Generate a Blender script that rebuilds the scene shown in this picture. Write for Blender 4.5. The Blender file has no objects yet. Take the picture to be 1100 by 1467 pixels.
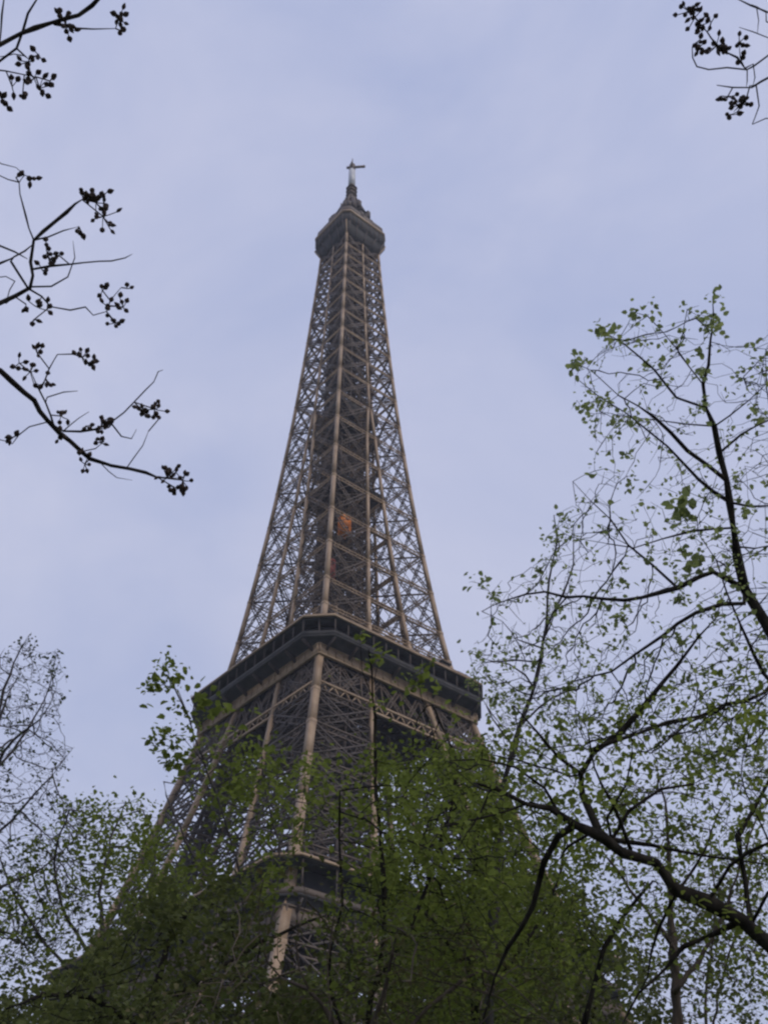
import bpy, math, random
import numpy as np
from mathutils import Matrix, Vector

rng = np.random.default_rng(7)
SC = bpy.context.scene
COL = SC.collection
rad = math.radians

# ------------------------------------------------------------------ camera
CAM = np.array([0.0, -193.858, 1.6])
TOWER_TURN = rad(45) - 0.12702
YAW, PITCH, ROLL, FOC = 0.05053, 0.70906, -0.00459, 1547.75      # focal length for a 1100 x 1467 frame
_fw = np.array([math.sin(YAW) * math.cos(PITCH), math.cos(YAW) * math.cos(PITCH), math.sin(PITCH)])
_r0 = np.array([math.cos(YAW), -math.sin(YAW), 0.0])
_u0 = np.cross(_r0, _fw)
_rt = math.cos(ROLL) * _r0 + math.sin(ROLL) * _u0
_up = math.cos(ROLL) * _u0 - math.sin(ROLL) * _r0
cam_data = bpy.data.cameras.new('camera')
cam = bpy.data.objects.new('camera', cam_data)
COL.objects.link(cam)
cam.matrix_world = Matrix(((_rt[0], _up[0], -_fw[0], CAM[0]), (_rt[1], _up[1], -_fw[1], CAM[1]),
                           (_rt[2], _up[2], -_fw[2], CAM[2]), (0, 0, 0, 1)))
cam_data.sensor_fit = 'VERTICAL'
cam_data.sensor_height = 36
cam_data.lens = FOC / 1467 * 36
cam_data.clip_start = 0.1
cam_data.clip_end = 20000
SC.camera = cam
SC.render.resolution_x, SC.render.resolution_y = 767, 1024

# ------------------------------------------------------------------ sky, sun, exposure
SUN_EL, SUN_AZ = rad(42), rad(135)          # hazy sun behind and to the right of the camera
W = bpy.data.worlds.new('World')
SC.world = W
W.use_nodes = True
nt = W.node_tree
N, Lk = nt.nodes, nt.links
bg = N['Background']
bg.inputs['Strength'].default_value = 0.1
sky = N.new('ShaderNodeTexSky')
sky.sky_type = 'NISHITA'
sky.sun_disc = False
sky.sun_elevation = SUN_EL
sky.sun_rotation = SUN_AZ
sky.dust_density = 2.0
geo = N.new('ShaderNodeTexCoord')
mp = N.new('ShaderNodeMapping')
mp.inputs['Scale'].default_value = (1.6, 1.6, 2.6)
mp.inputs['Location'].default_value = (0.3, 1.7, 0.4)
nz = N.new('ShaderNodeTexNoise')
nz.inputs['Scale'].default_value = 1.7
nz.inputs['Detail'].default_value = 5
nz.inputs['Roughness'].default_value = 0.58
nz.inputs['Distortion'].default_value = 0.4
cr = N.new('ShaderNodeValToRGB')
cr.color_ramp.elements[0].position = 0.30
cr.color_ramp.elements[0].color = (4.3, 4.95, 7.5, 1)
cr.color_ramp.elements[1].position = 0.68
cr.color_ramp.elements[1].color = (6.1, 6.4, 8.4, 1)
mx = N.new('ShaderNodeMix')
mx.data_type = 'RGBA'
mx.inputs['Factor'].default_value = 0.88
Lk.new(geo.outputs['Generated'], mp.inputs['Vector'])
Lk.new(mp.outputs['Vector'], nz.inputs['Vector'])
Lk.new(nz.outputs['Fac'], cr.inputs['Fac'])
Lk.new(sky.outputs['Color'], mx.inputs['A'])
sep = N.new('ShaderNodeSeparateXYZ')
hz = N.new('ShaderNodeMapRange')
hz.inputs['From Min'].default_value = 0.85; hz.inputs['From Max'].default_value = 0.25
hz.inputs['To Min'].default_value = 0.0; hz.inputs['To Max'].default_value = 0.4
pale = N.new('ShaderNodeMix')
pale.data_type = 'RGBA'
pale.inputs['B'].default_value = (6.15, 6.5, 8.2, 1)
Lk.new(geo.outputs['Generated'], sep.inputs['Vector'])
Lk.new(sep.outputs['Z'], hz.inputs['Value'])
Lk.new(hz.outputs['Result'], pale.inputs['Factor'])
Lk.new(cr.outputs['Color'], pale.inputs['A'])
Lk.new(pale.outputs['Result'], mx.inputs['B'])
Lk.new(mx.outputs['Result'], bg.inputs['Color'])

sl = bpy.data.lights.new('sun', 'SUN')
sl.energy = 1.3
sl.angle = rad(14)
sl.color = (1.0, 0.93, 0.84)
so = bpy.data.objects.new('sun', sl)
COL.objects.link(so)
_sd = Vector((math.sin(SUN_AZ) * math.cos(SUN_EL), math.cos(SUN_AZ) * math.cos(SUN_EL), math.sin(SUN_EL)))
so.rotation_euler = _sd.to_track_quat('Z', 'Y').to_euler()
SC.view_settings.view_transform = 'Standard'
SC.view_settings.look = 'None'
SC.view_settings.exposure = 0.0
SC.view_settings.gamma = 1.0
SC.cycles.filter_width = 2.4
SC.cycles.max_bounces = 6
SC.cycles.transparent_max_bounces = 4


# ------------------------------------------------------------------ helpers
def at(px, py, r):
    """World point r metres from the eye along the sight line to a point of the 1100 x 1467 photograph."""
    d = _fw * FOC + _rt * (px - 550) - _up * (py - 733.5)
    return CAM + d / np.linalg.norm(d) * r


def mk(name, V, Q, mat, parent=None, smooth=False):
    """ONE mesh object from vertices (n,3) and quads (m,4)."""
    V = np.asarray(V, dtype=np.float32).reshape(-1, 3)
    Q = np.asarray(Q, dtype=np.int32).reshape(-1, 4)
    me = bpy.data.meshes.new(name)
    me.vertices.add(len(V))
    me.vertices.foreach_set('co', V.ravel())
    me.loops.add(len(Q) * 4)
    me.loops.foreach_set('vertex_index', Q.ravel())
    me.polygons.add(len(Q))
    me.polygons.foreach_set('loop_start', np.arange(0, len(Q) * 4, 4, dtype=np.int32))
    if smooth:
        me.polygons.foreach_set('use_smooth', np.ones(len(Q), dtype=bool))
    me.materials.append(mat)
    me.update(calc_edges=True)
    me.validate()
    o = bpy.data.objects.new(name, me)
    COL.objects.link(o)
    if parent is not None:
        o.parent = parent
    return o


def tag(o, label=None, cat=None, group=None, kind=None):
    if label: o['label'] = label
    if cat: o['category'] = cat
    if group: o['group'] = group
    if kind: o['kind'] = kind
    return o


def thing(name, label, cat, loc=(0, 0, 0), rz=0.0, group=None):
    o = bpy.data.objects.new(name, None)
    COL.objects.link(o)
    o.location = loc
    o.rotation_euler = (0, 0, rz)
    return tag(o, label, cat, group)


BOX_Q = np.array([[0, 1, 2, 3], [7, 6, 5, 4], [0, 4, 5, 1], [1, 5, 6, 2], [2, 6, 7, 3], [3, 7, 4, 0]])


class Beams:
    """Collects bars and boxes for one mesh."""
    def __init__(s):
        s.v, s.q, s.n = [], [], 0

    def raw(s, V, Q):
        V = np.asarray(V, float)
        s.v.append(V); s.q.append(np.asarray(Q) + s.n); s.n += len(V)

    def bar(s, a, b, w, h=None, ref=(0, 0, 1)):
        a = np.asarray(a, float); b = np.asarray(b, float)
        h = w if h is None else h
        d = b - a
        L = np.linalg.norm(d)
        if L < 1e-6: return
        d /= L
        u = np.cross(d, ref)
        if np.linalg.norm(u) < 1e-3: u = np.cross(d, (1, 0, 0))
        u /= np.linalg.norm(u)
        v = np.cross(d, u)
        c = [-u * w / 2 - v * h / 2, u * w / 2 - v * h / 2, u * w / 2 + v * h / 2, -u * w / 2 + v * h / 2]
        s.raw([a + x for x in c] + [b + x for x in c], BOX_Q)

    def box(s, x0, x1, y0, y1, z0, z1):
        s.raw([(x0, y0, z0), (x1, y0, z0), (x1, y1, z0), (x0, y1, z0), (x0, y0, z1), (x1, y0, z1), (x1, y1, z1), (x0, y1, z1)],
              BOX_Q[:, ::-1])

    def girder(s, a, b, w, n, t=0.26, zz=0.13, step=None):
        """flat lattice girder: two chords and a zigzag web, lying in the plane with normal n"""
        a = np.asarray(a, float); b = np.asarray(b, float)
        d = b - a
        L = np.linalg.norm(d)
        d = d / L
        u = np.cross(d, n); u /= np.linalg.norm(u)
        s.bar(a + u * w / 2, b + u * w / 2, t, t, n)
        s.bar(a - u * w / 2, b - u * w / 2, t, t, n)
        k = max(2, int(L / (step or w * 1.1)))
        for i in range(k):
            p = a + d * L * i / k; q = a + d * L * (i + 1) / k
            sg = 1 if i % 2 else -1
            s.bar(p + u * w / 2 * sg, q - u * w / 2 * sg, zz, zz, n)

    def prism(s, ring0, ring1):
        """closed band between two rings of equal length, capped"""
        k = len(ring0)
        V = list(map(tuple, ring0)) + list(map(tuple, ring1))
        Q = [[i, (i + 1) % k, k + (i + 1) % k, k + i] for i in range(k)]
        for base, flip in ((0, 1), (k, 0)):
            i = 1
            while i < k - 1:
                f = [base, base + i, base + i + 1, base + min(i + 2, k - 1)] if i + 2 <= k - 1 else None
                if f is None: f = [base, base + i, base + i + 1, base + i + 1]
                Q.append(f[::-1] if flip else f)
                i += 2
        Q = [q for q in Q if len(set(q)) == 4]
        s.raw(V, Q)

    def build(s, name, mat, parent=None):
        return mk(name, np.concatenate(s.v), np.concatenate(s.q), mat, parent)


# ------------------------------------------------------------------ materials
def material(name, c0, c1, scale=1.0, rough=0.7, coord='Object', detail=6, metallic=0.0, bump=0.0, stretch=(1, 1, 1), spec=0.5):
    m = bpy.data.materials.new(name)
    m.use_nodes = True
    t = m.node_tree
    b = t.nodes['Principled BSDF']
    tc = t.nodes.new('ShaderNodeTexCoord')
    mpn = t.nodes.new('ShaderNodeMapping')
    mpn.inputs['Scale'].default_value = stretch
    n = t.nodes.new('ShaderNodeTexNoise')
    n.inputs['Scale'].default_value = scale
    n.inputs['Detail'].default_value = detail
    r = t.nodes.new('ShaderNodeValToRGB')
    r.color_ramp.elements[0].position = 0.32
    r.color_ramp.elements[0].color = (*c0, 1)
    r.color_ramp.elements[1].position = 0.68
    r.color_ramp.elements[1].color = (*c1, 1)
    t.links.new(tc.outputs[coord], mpn.inputs['Vector'])
    t.links.new(mpn.outputs['Vector'], n.inputs['Vector'])
    t.links.new(n.outputs['Fac'], r.inputs['Fac'])
    t.links.new(r.outputs['Color'], b.inputs['Base Color'])
    b.inputs['Roughness'].default_value = rough
    b.inputs['Metallic'].default_value = metallic
    b.inputs['Specular IOR Level'].default_value = spec
    if bump:
        bp = t.nodes.new('ShaderNodeBump')
        bp.inputs['Strength'].default_value = bump
        bp.inputs['Distance'].default_value = 0.05
        t.links.new(n.outputs['Fac'], bp.inputs['Height'])
        t.links.new(bp.outputs['Normal'], b.inputs['Normal'])
    return m


def leaf_material(name, cols, trans=0.45, rough=0.55):
    m = bpy.data.materials.new(name)
    m.use_nodes = True
    t = m.node_tree
    out = t.nodes['Material Output']
    b = t.nodes['Principled BSDF']
    g = t.nodes.new('ShaderNodeNewGeometry')
    r = t.nodes.new('ShaderNodeValToRGB')
    e = r.color_ramp.elements
    e[0].color = (*cols[0], 1)
    e[1].color = (*cols[-1], 1)
    for i, c in enumerate(cols[1:-1]):
        k = e.new((i + 1) / (len(cols) - 1)); k.color = (*c, 1)
    tc = t.nodes.new('ShaderNodeTexCoord')
    nn = t.nodes.new('ShaderNodeTexNoise')
    nn.inputs['Scale'].default_value = 1.3
    nn.inputs['Detail'].default_value = 2
    mr = t.nodes.new('ShaderNodeMapRange')
    mr.inputs['From Min'].default_value = .3; mr.inputs['From Max'].default_value = .7
    mm = t.nodes.new('ShaderNodeMix')
    mm.inputs['Factor'].default_value = .5
    t.links.new(tc.outputs['Object'], nn.inputs['Vector'])
    t.links.new(nn.outputs['Fac'], mr.inputs['Value'])
    t.links.new(mr.outputs['Result'], mm.inputs['A'])
    t.links.new(g.outputs['Random Per Island'], mm.inputs['B'])
    t.links.new(mm.outputs['Result'], r.inputs['Fac'])
    t.links.new(r.outputs['Color'], b.inputs['Base Color'])
    b.inputs['Roughness'].default_value = rough
    b.inputs['Specular IOR Level'].default_value = 0.15
    tr = t.nodes.new('ShaderNodeBsdfTranslucent')
    t.links.new(r.outputs['Color'], tr.inputs['Color'])
    ms = t.nodes.new('ShaderNodeMixShader')
    ms.inputs['Fac'].default_value = trans
    t.links.new(b.outputs['BSDF'], ms.inputs[1])
    t.links.new(tr.outputs['BSDF'], ms.inputs[2])
    t.links.new(ms.outputs['Shader'], out.inputs['Surface'])
    return m


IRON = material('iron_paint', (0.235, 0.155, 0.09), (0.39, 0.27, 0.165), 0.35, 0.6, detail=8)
IRON_DARK = material('shaded_iron', (0.065, 0.045, 0.032), (0.125, 0.087, 0.06), 0.3, 0.65, detail=8)  # same iron darkened: the lattice's shade is put into the colour
NET_AND_SHADE = material('net_and_shade', (0.018, 0.017, 0.017), (0.045, 0.04, 0.036), 0.6, 0.85)  # dark netting; on soffits and undersides the shade is painted in too
IRON_DEEP_SHADE = material('deep_shaded_iron', (0.05, 0.038, 0.032), (0.09, 0.066, 0.052), 0.4, 0.7)  # iron darkened further: shade inside the tower painted into the colour
MAST = material('mast_paint', (0.42, 0.42, 0.44), (0.55, 0.55, 0.56), 0.5, 0.5)
ORANGE = material('cabin_paint', (0.72, 0.21, 0.03), (0.85, 0.28, 0.045), 0.8, 0.5)
RED = material('red_cabin_paint', (0.22, 0.04, 0.025), (0.30, 0.06, 0.04), 0.8, 0.5)
GLASS = material('dark_glass', (0.02, 0.025, 0.03), (0.05, 0.055, 0.06), 0.5, 0.15)
STONE = material('stone', (0.28, 0.25, 0.21), (0.42, 0.38, 0.32), 0.5, 0.85, bump=0.3)
BARK = material('bark', (0.007, 0.006, 0.005), (0.036, 0.031, 0.025), 9.0, 0.9, stretch=(1, 1, 0.3), bump=0.9, spec=0.08)
BARK_PALE = material('pale_bark', (0.05, 0.04, 0.032), (0.12, 0.095, 0.075), 5.0, 0.9, stretch=(1, 1, 0.3), bump=0.5, spec=0.1)
BARK_GREY = material('grey_bark', (0.045, 0.04, 0.042), (0.10, 0.09, 0.09), 5.0, 0.9, stretch=(1, 1, 0.3), bump=0.5, spec=0.1)
CAPSULE = material('seed_capsule', (0.02, 0.014, 0.013), (0.07, 0.05, 0.04), 30.0, 0.8, spec=0.15)
LEAF_YOUNG = leaf_material('young_leaf', [(0.13, 0.155, 0.06), (0.2, 0.24, 0.085), (0.29, 0.33, 0.11)], 0.65)
LEAF_GREEN = leaf_material('green_leaf', [(0.08, 0.10, 0.022), (0.15, 0.185, 0.036), (0.24, 0.285, 0.06)], 0.62)
LEAF_DARK = leaf_material('dark_leaf', [(0.06, 0.07, 0.026), (0.105, 0.12, 0.036), (0.15, 0.17, 0.05)], 0.5)
LEAF_BROWN = leaf_material('brownish_leaf', [(0.11, 0.08, 0.04), (0.09, 0.095, 0.035), (0.09, 0.125, 0.035)], 0.4)
LEAF_GREY = leaf_material('greyish_leaf', [(0.06, 0.06, 0.04), (0.075, 0.09, 0.045), (0.085, 0.115, 0.045)], 0.45)
GRASS = material('lawn', (0.03, 0.055, 0.015), (0.07, 0.1, 0.03), 3.0, 0.95, coord='Object')
GRAVEL = material('gravel', (0.22, 0.19, 0.15), (0.36, 0.32, 0.26), 8.0, 0.95)

# ------------------------------------------------------------------ ground
gb = Beams()
gb.raw([(-1500, -1500, 0), (1500, -1500, 0), (1500, 1500, 0), (-1500, 1500, 0)], [[0, 1, 2, 3]])
tag(gb.build('ground', GRASS), kind='structure')
pb = Beams()
pb.raw([(-70, -199, .004), (70, -199, .004), (70, -190.5, .004), (-70, -190.5, .004)], [[0, 1, 2, 3]])
tag(pb.build('path', GRAVEL), kind='structure')

# ------------------------------------------------------------------ the tower
_Z = [0, 20, 40, 57.6, 75, 85, 95, 105, 115, 122, 130, 140, 150, 160, 170, 180, 190, 200, 220, 240, 260, 276]
_Wd = [62.4, 51, 41, 33.4, 28.1, 25.4, 22.8, 20.4, 18.1, 16.7, 15.55, 14.45, 13.4, 12.4, 11.55, 10.75, 10, 9.3, 8.15, 7.15, 6.25, 5.7]
def Wz(z): return float(np.interp(z, _Z, _Wd))
def Bz(z): return float(np.interp(z, [0, 57.6, 88, 113, 128, 158, 182, 200], [25, 15.5, 13.7, 12.0, 10.9, 10.0, 9.1, 9.3]))
def Vz(z): return max(0.0, Wz(z) - Bz(z))
def rib_w(z): return float(np.interp(z, [0, 60, 110, 130, 170, 260], [1.45, 1.3, 1.1, 0.85, 0.72, 0.58]))

tower = thing('lattice_tower', 'tall brown iron lattice tower with two wide galleries, a summit cabin and an antenna', 'tower',
              (0, 0, 0), TOWER_TURN)
QUAD = [(-1, -1), (1, -1), (1, 1), (-1, 1)]


def pier_corner(sx, sy, i, z):
    w, v = Wz(z), Vz(z)
    return np.array([(sx * w, sy * w, z), (sx * v, sy * w, z), (sx * v, sy * v, z), (sx * w, sy * v, z)][i])


FACE_N = lambda sx, sy, i: np.array([(0, sy, 0), (sx, 0, 0), (0, sy, 0), (sx, 0, 0)][i], float)


def pier(sx, sy, levels, ribscale, parent, girder_w, fine, rails):
    """one square lattice pier of the tower between the first and last level: four ribs and braced faces"""
    p = Beams()
    for i in range(4):
        rb = Beams()
        for z0, z1 in zip(levels[:-1], levels[1:]):
            w = rib_w((z0 + z1) / 2) * ribscale * (1.0 if i == 0 else (.78 if i != 2 else .55))
            n = np.array((1.0, 0, 0))
            a, b = pier_corner(sx, sy, i, z0), pier_corner(sx, sy, i, z1 + .001)
            rb.bar(a, b, w, w, (1, 0, 0))
            # joint plates
            rb.box(b[0] - w * .56, b[0] + w * .56, b[1] - w * .56, b[1] + w * .56, z1 - w * .45, z1 + w * .45)
        o = rb.build('rib', IRON, parent)
    for z0, z1 in zip(levels[:-1], levels[1:]):
        for i in range(4):
            j = (i + 1) % 4
            n = FACE_N(sx, sy, i)
            a0, a1 = pier_corner(sx, sy, i, z0), pier_corner(sx, sy, i, z1)
            b0, b1 = pier_corner(sx, sy, j, z0), pier_corner(sx, sy, j, z1)
            if np.linalg.norm(a1 - b1) < 1.2: continue
            gw = girder_w * (0.8 + 0.2 * (z1 - z0) / 10)
            p.girder(a0, b1, gw, n, .24 * fine, .13 * fine)
            p.girder(b0, a1, gw, n, .24 * fine, .13 * fine)
            rails.setdefault(z1, Beams()).girder(a1, b1, gw, n, .26 * fine, .13 * fine)
            # light half-panel rails and stays
            am, bm = (a0 + a1) / 2, (b0 + b1) / 2
            p.bar(am, bm, .2 * fine, .2 * fine, n)
            p.bar((a0 + b0) / 2, am, .14 * fine, .14 * fine, n); p.bar((a0 + b0) / 2, bm, .14 * fine, .14 * fine, n)
            p.bar((a1 + b1) / 2, am, .14 * fine, .14 * fine, n); p.bar((a1 + b1) / 2, bm, .14 * fine, .14 * fine, n)
        # diaphragm
        c = [pier_corner(sx, sy, i, z1) for i in range(4)]
        p.bar(c[0], c[2], .3, .3); p.bar(c[1], c[3], .3, .3)
    return p


def lift_track(sx, sy, z0, z1, parent):
    """the sloping lift and stair ways inside a pier"""
    b = Beams()
    C = lambda z, o: np.array((sx * (Wz(z) + Vz(z)) / 2 + o * sy, sy * (Wz(z) + Vz(z)) / 2 - o * sx, z))
    n = np.array((sx, sy, 0.8))
    zs = np.linspace(z0, z1, max(4, int((z1 - z0) / 1.6)))
    for o in (-3.2, -1.1, 1.1, 3.2):
        for a, c in zip(zs[::6], list(zs[6::6]) + [zs[-1]]):
            if c > a: b.bar(C(a, o), C(c, o), .45, .9, n)
    for i, z in enumerate(zs):
        b.bar(C(z, -3.2), C(z, 3.2), .7, .3, n)
        if i + 1 < len(zs):
            s = -1 if i % 2 else 1
            b.bar(C(z, -3.2 * s), C(zs[i + 1], 3.2 * s), .35, .3, n)
    b.build('lift_track', IRON_DEEP_SHADE, parent)


LOW = [5, 17, 29, 40, 50, 57.2]
MIDL = [57.8, 67.5, 76.5, 85, 93, 101, 110]
UP = [117.4, 124.5, 131.9, 142.6, 153, 164, 174.5, 185, 194.7]
TOP = [194.7, 204.3, 213, 221.5, 229.5, 237, 244, 250.5, 256.5, 262, 267.5]

for sx, sy in QUAD:
    e = bpy.data.objects.new('pier', None); COL.objects.link(e); e.parent = tower
    rails = {}
    p = pier(sx, sy, LOW, 1.0, e, 1.6, 1.3, rails)
    p.build('bracing', IRON_DEEP_SHADE, e)
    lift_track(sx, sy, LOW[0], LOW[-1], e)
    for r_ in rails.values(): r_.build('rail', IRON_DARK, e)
    for i in range(4):
        f = Beams()
        c = pier_corner(sx, sy, i, 0)
        k0 = [(c[0] + dx * 4.2, c[1] + dy * 4.2, 0) for dx, dy in QUAD]
        k1 = [(c[0] * .985 + dx * 2.6, c[1] * .985 + dy * 2.6, 5.2) for dx, dy in QUAD]
        f.prism(k0, k1)
        f.build('masonry_footing', STONE, e)
for sx, sy in QUAD:
    e = bpy.data.objects.new('pier', None); COL.objects.link(e); e.parent = tower
    rails = {}
    p = pier(sx, sy, MIDL, 1.0, e, 1.2, 1.1, rails)
    p.build('bracing', IRON_DEEP_SHADE, e)
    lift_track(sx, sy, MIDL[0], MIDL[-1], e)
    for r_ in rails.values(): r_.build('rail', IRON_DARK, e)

shaft = bpy.data.objects.new('upper_shaft', None); COL.objects.link(shaft); shaft.parent = tower
br, rails = Beams(), {}
for sx, sy in QUAD:
    p = pier(sx, sy, UP, 1.0, shaft, 0.8, .78, rails)
    br.v += p.v
    br.q += [q + br.n for q in p.q]
    br.n += p.n
# cross ties between the piers (the rails that cross the middle bay of every face)
for z in UP[1:]:
    w, v = Wz(z), Vz(z)
    for s in (-1, 1):
        if v > .4:
            rails.setdefault(z, Beams()).girder((-v, s * w, z), (v, s * w, z), .8, (0, 1, 0), .24, .12)
            rails.setdefault(z, Beams()).girder((s * w, -v, z), (s * w, v, z), .8, (1, 0, 0), .24, .12)
            br.girder((-v, s * v, z), (v, s * v, z), .8, (0, 0, 1), .24, .12)
            br.girder((s * v, -v, z), (s * v, v, z), .8, (0, 0, 1), .24, .12)
# merged part of the shaft: three ribs to a face
for (x, y) in [(-1, -1), (1, -1), (1, 1), (-1, 1), (0, -1), (1, 0), (0, 1), (-1, 0)]:
    rb = Beams()
    for z0, z1 in zip(TOP[:-1], TOP[1:]):
        w = rib_w(z0) * (1 if x * y else .72)
        a = np.array((x * Wz(z0), y * Wz(z0), z0)); b = np.array((x * Wz(z1), y * Wz(z1), z1))
        rb.bar(a, b, w, w, (1, 0, 0))
        rb.box(b[0] - w * .56, b[0] + w * .56, b[1] - w * .56, b[1] + w * .56, z1 - w * .4, z1 + w * .4)
    rb.build('rib', IRON, shaft)
for z0, z1 in zip(TOP[:-1], TOP[1:]):
    w0, w1 = Wz(z0), Wz(z1)
    for k in range(4):
        c0 = np.array([*QUAD[k], 0.]); c1 = np.array([*QUAD[(k + 1) % 4], 0.])
        n = np.abs(c0 + c1) / 2
        A = lambda t, w, z: (c0 + (c1 - c0) * t) * w + np.array((0, 0, z))
        for t0, t1 in ((0, .5), (.5, 1)):
            br.girder(A(t0, w0, z0), A(t1, w1, z1), .6, n, .22, .12)
            br.girder(A(t1, w0, z0), A(t0, w1, z1), .6, n, .22, .12)
            br.bar(A(t0, (w0 + w1) / 2, (z0 + z1) / 2), A(t1, (w0 + w1) / 2, (z0 + z1) / 2), .2, .2, n)
        rails.setdefault(z1, Beams()).girder(A(0, w1, z1), A(1, w1, z1), .6, n, .24, .12)
    br.bar((-w1, -w1, z1), (w1, w1, z1), .3); br.bar((w1, -w1, z1), (-w1, w1, z1), .3)
    br.bar((0, -w1, z1), (0, w1, z1), .3); br.bar((w1, 0, z1), (-w1, 0, z1), .3)
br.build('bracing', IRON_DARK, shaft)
for r_ in rails.values(): r_.build('rail', IRON, shaft)

# lift guides, stair and landings in the core of the shaft
core = Beams()
for x in (-4.3, -1.5, 1.5, 4.3):
    for y in (-4.3, -1.5, 1.5, 4.3):
        if abs(x) + abs(y) < 4: continue
        zt = 268 if abs(x) + abs(y) < 8 else 262
        core.bar((x, y, 112), (x * .82, y * .82, zt), .34, .34)
for z in np.arange(118, 266, 3.5):
    k = 4.3 * (1 - .18 * (z - 112) / 156)
    for s in (-1, 1):
        core.bar((-k, s * k, z), (k, s * k, z), .3); core.bar((s * k, -k, z), (s * k, k, z), .3)
        core.bar((-k, s * k * .35, z), (k, s * k * .35, z), .25); core.bar((s * k * .35, -k, z), (s * k * .35, k, z), .25)
        core.bar((-k, s * k, z), (k, s * k, z + 3.5), .22); core.bar((s * k, -k, z), (s * k, k, z + 3.5), .22)
for x in np.arange(-4.0, 4.1, .8):            # wire panels round the lift shafts
    for s in (-1, 1):
        for (z0, z1) in ((124, 196), (196.5, 267)):
            f0, f1 = 1 - .18 * (z0 - 112) / 156, 1 - .18 * (z1 - 112) / 156
            core.bar((x * f0, s * 4.3 * f0, z0), (x * f1, s * 4.3 * f1, z1), .17); core.bar((s * 4.3 * f0, x * f0, z0), (s * 4.3 * f1, x * f1, z1), .17)
core.build('lift_guide', IRON_DEEP_SHADE, shaft)
st = Beams()
for i, z in enumerate(np.arange(118, 262, 3.0)):
    s = 1 if i % 2 else -1
    st.bar((-3.2 * s, 2.3, z), (3.2 * s, 2.3, z + 3.0), 1.2, .22)
    st.bar((-3.2 * s, 1.7, z + 1), (3.2 * s, 1.7, z + 4.0), .06, .9)
    st.box(3.2 * s - .8, 3.2 * s + .8, .6, 2.9, z + 2.8, z + 3.0)
st.build('stair', IRON_DEEP_SHADE, shaft)
for z in (170.5, 189, 196):
    ld = Beams()
    w = Wz(z) * .62
    ld.box(-w, w, -w, w, z - .15, z + .15)
    for s in (-1, 1):
        ld.box(-w, w, s * w - .05, s * w + .05, z + .2, z + (2.6 if z > 180 else 1.2))
        ld.box(s * w - .05, s * w + .05, -w, w, z + .21, z + (2.61 if z > 180 else 1.21))
    ld.build('landing', NET_AND_SHADE, shaft)


def octo(h, c, z):
    k = h - c
    return [(-k, -h, z), (k, -h, z), (h, -k, z), (h, k, z), (k, h, z), (-k, h, z), (-h, k, z), (-h, -k, z)]


def ring_slab(b, h, c, hi, z0, z1):
    """flat octagonal slab with a square opening"""
    o0, o1 = octo(h, c, z0), octo(h, c, z1)
    i0 = octo(hi, hi * .12, z0); i1 = octo(hi, hi * .12, z1)
    V = o0 + o1 + i0 + i1
    Q = []
    for k in range(8):
        m = (k + 1) % 8
        Q += [[k, m, 8 + m, 8 + k], [16 + m, 16 + k, 24 + k, 24 + m], [8 + k, 8 + m, 24 + m, 24 + k], [m, k, 16 + k, 16 + m]]
    b.raw(V, Q)


def ring_wall(b, h, c, z0, z1, t=.2, h1=None):
    h1 = h if h1 is None else h1
    o0, o1 = octo(h, c, z0), octo(h1, c * h1 / h, z1)
    i0, i1 = octo(h - t, c, z0), octo(h1 - t, c * h1 / h, z1)
    V = o0 + o1 + i0 + i1
    Q = []
    for k in range(8):
        m = (k + 1) % 8
        Q += [[k, m, 8 + m, 8 + k], [16 + m, 16 + k, 24 + k, 24 + m], [8 + k, 8 + m, 24 + m, 24 + k], [m, k, 16 + k, 16 + m]]
    b.raw(V, Q)


def along(ringpts, step):
    out = []
    for k in range(len(ringpts)):
        a = np.array(ringpts[k]); b = np.array(ringpts[(k + 1) % len(ringpts)])
        n = max(1, int(round(np.linalg.norm(b - a) / step)))
        for i in range(n): out.append(a + (b - a) * i / n)
    return out


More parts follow.
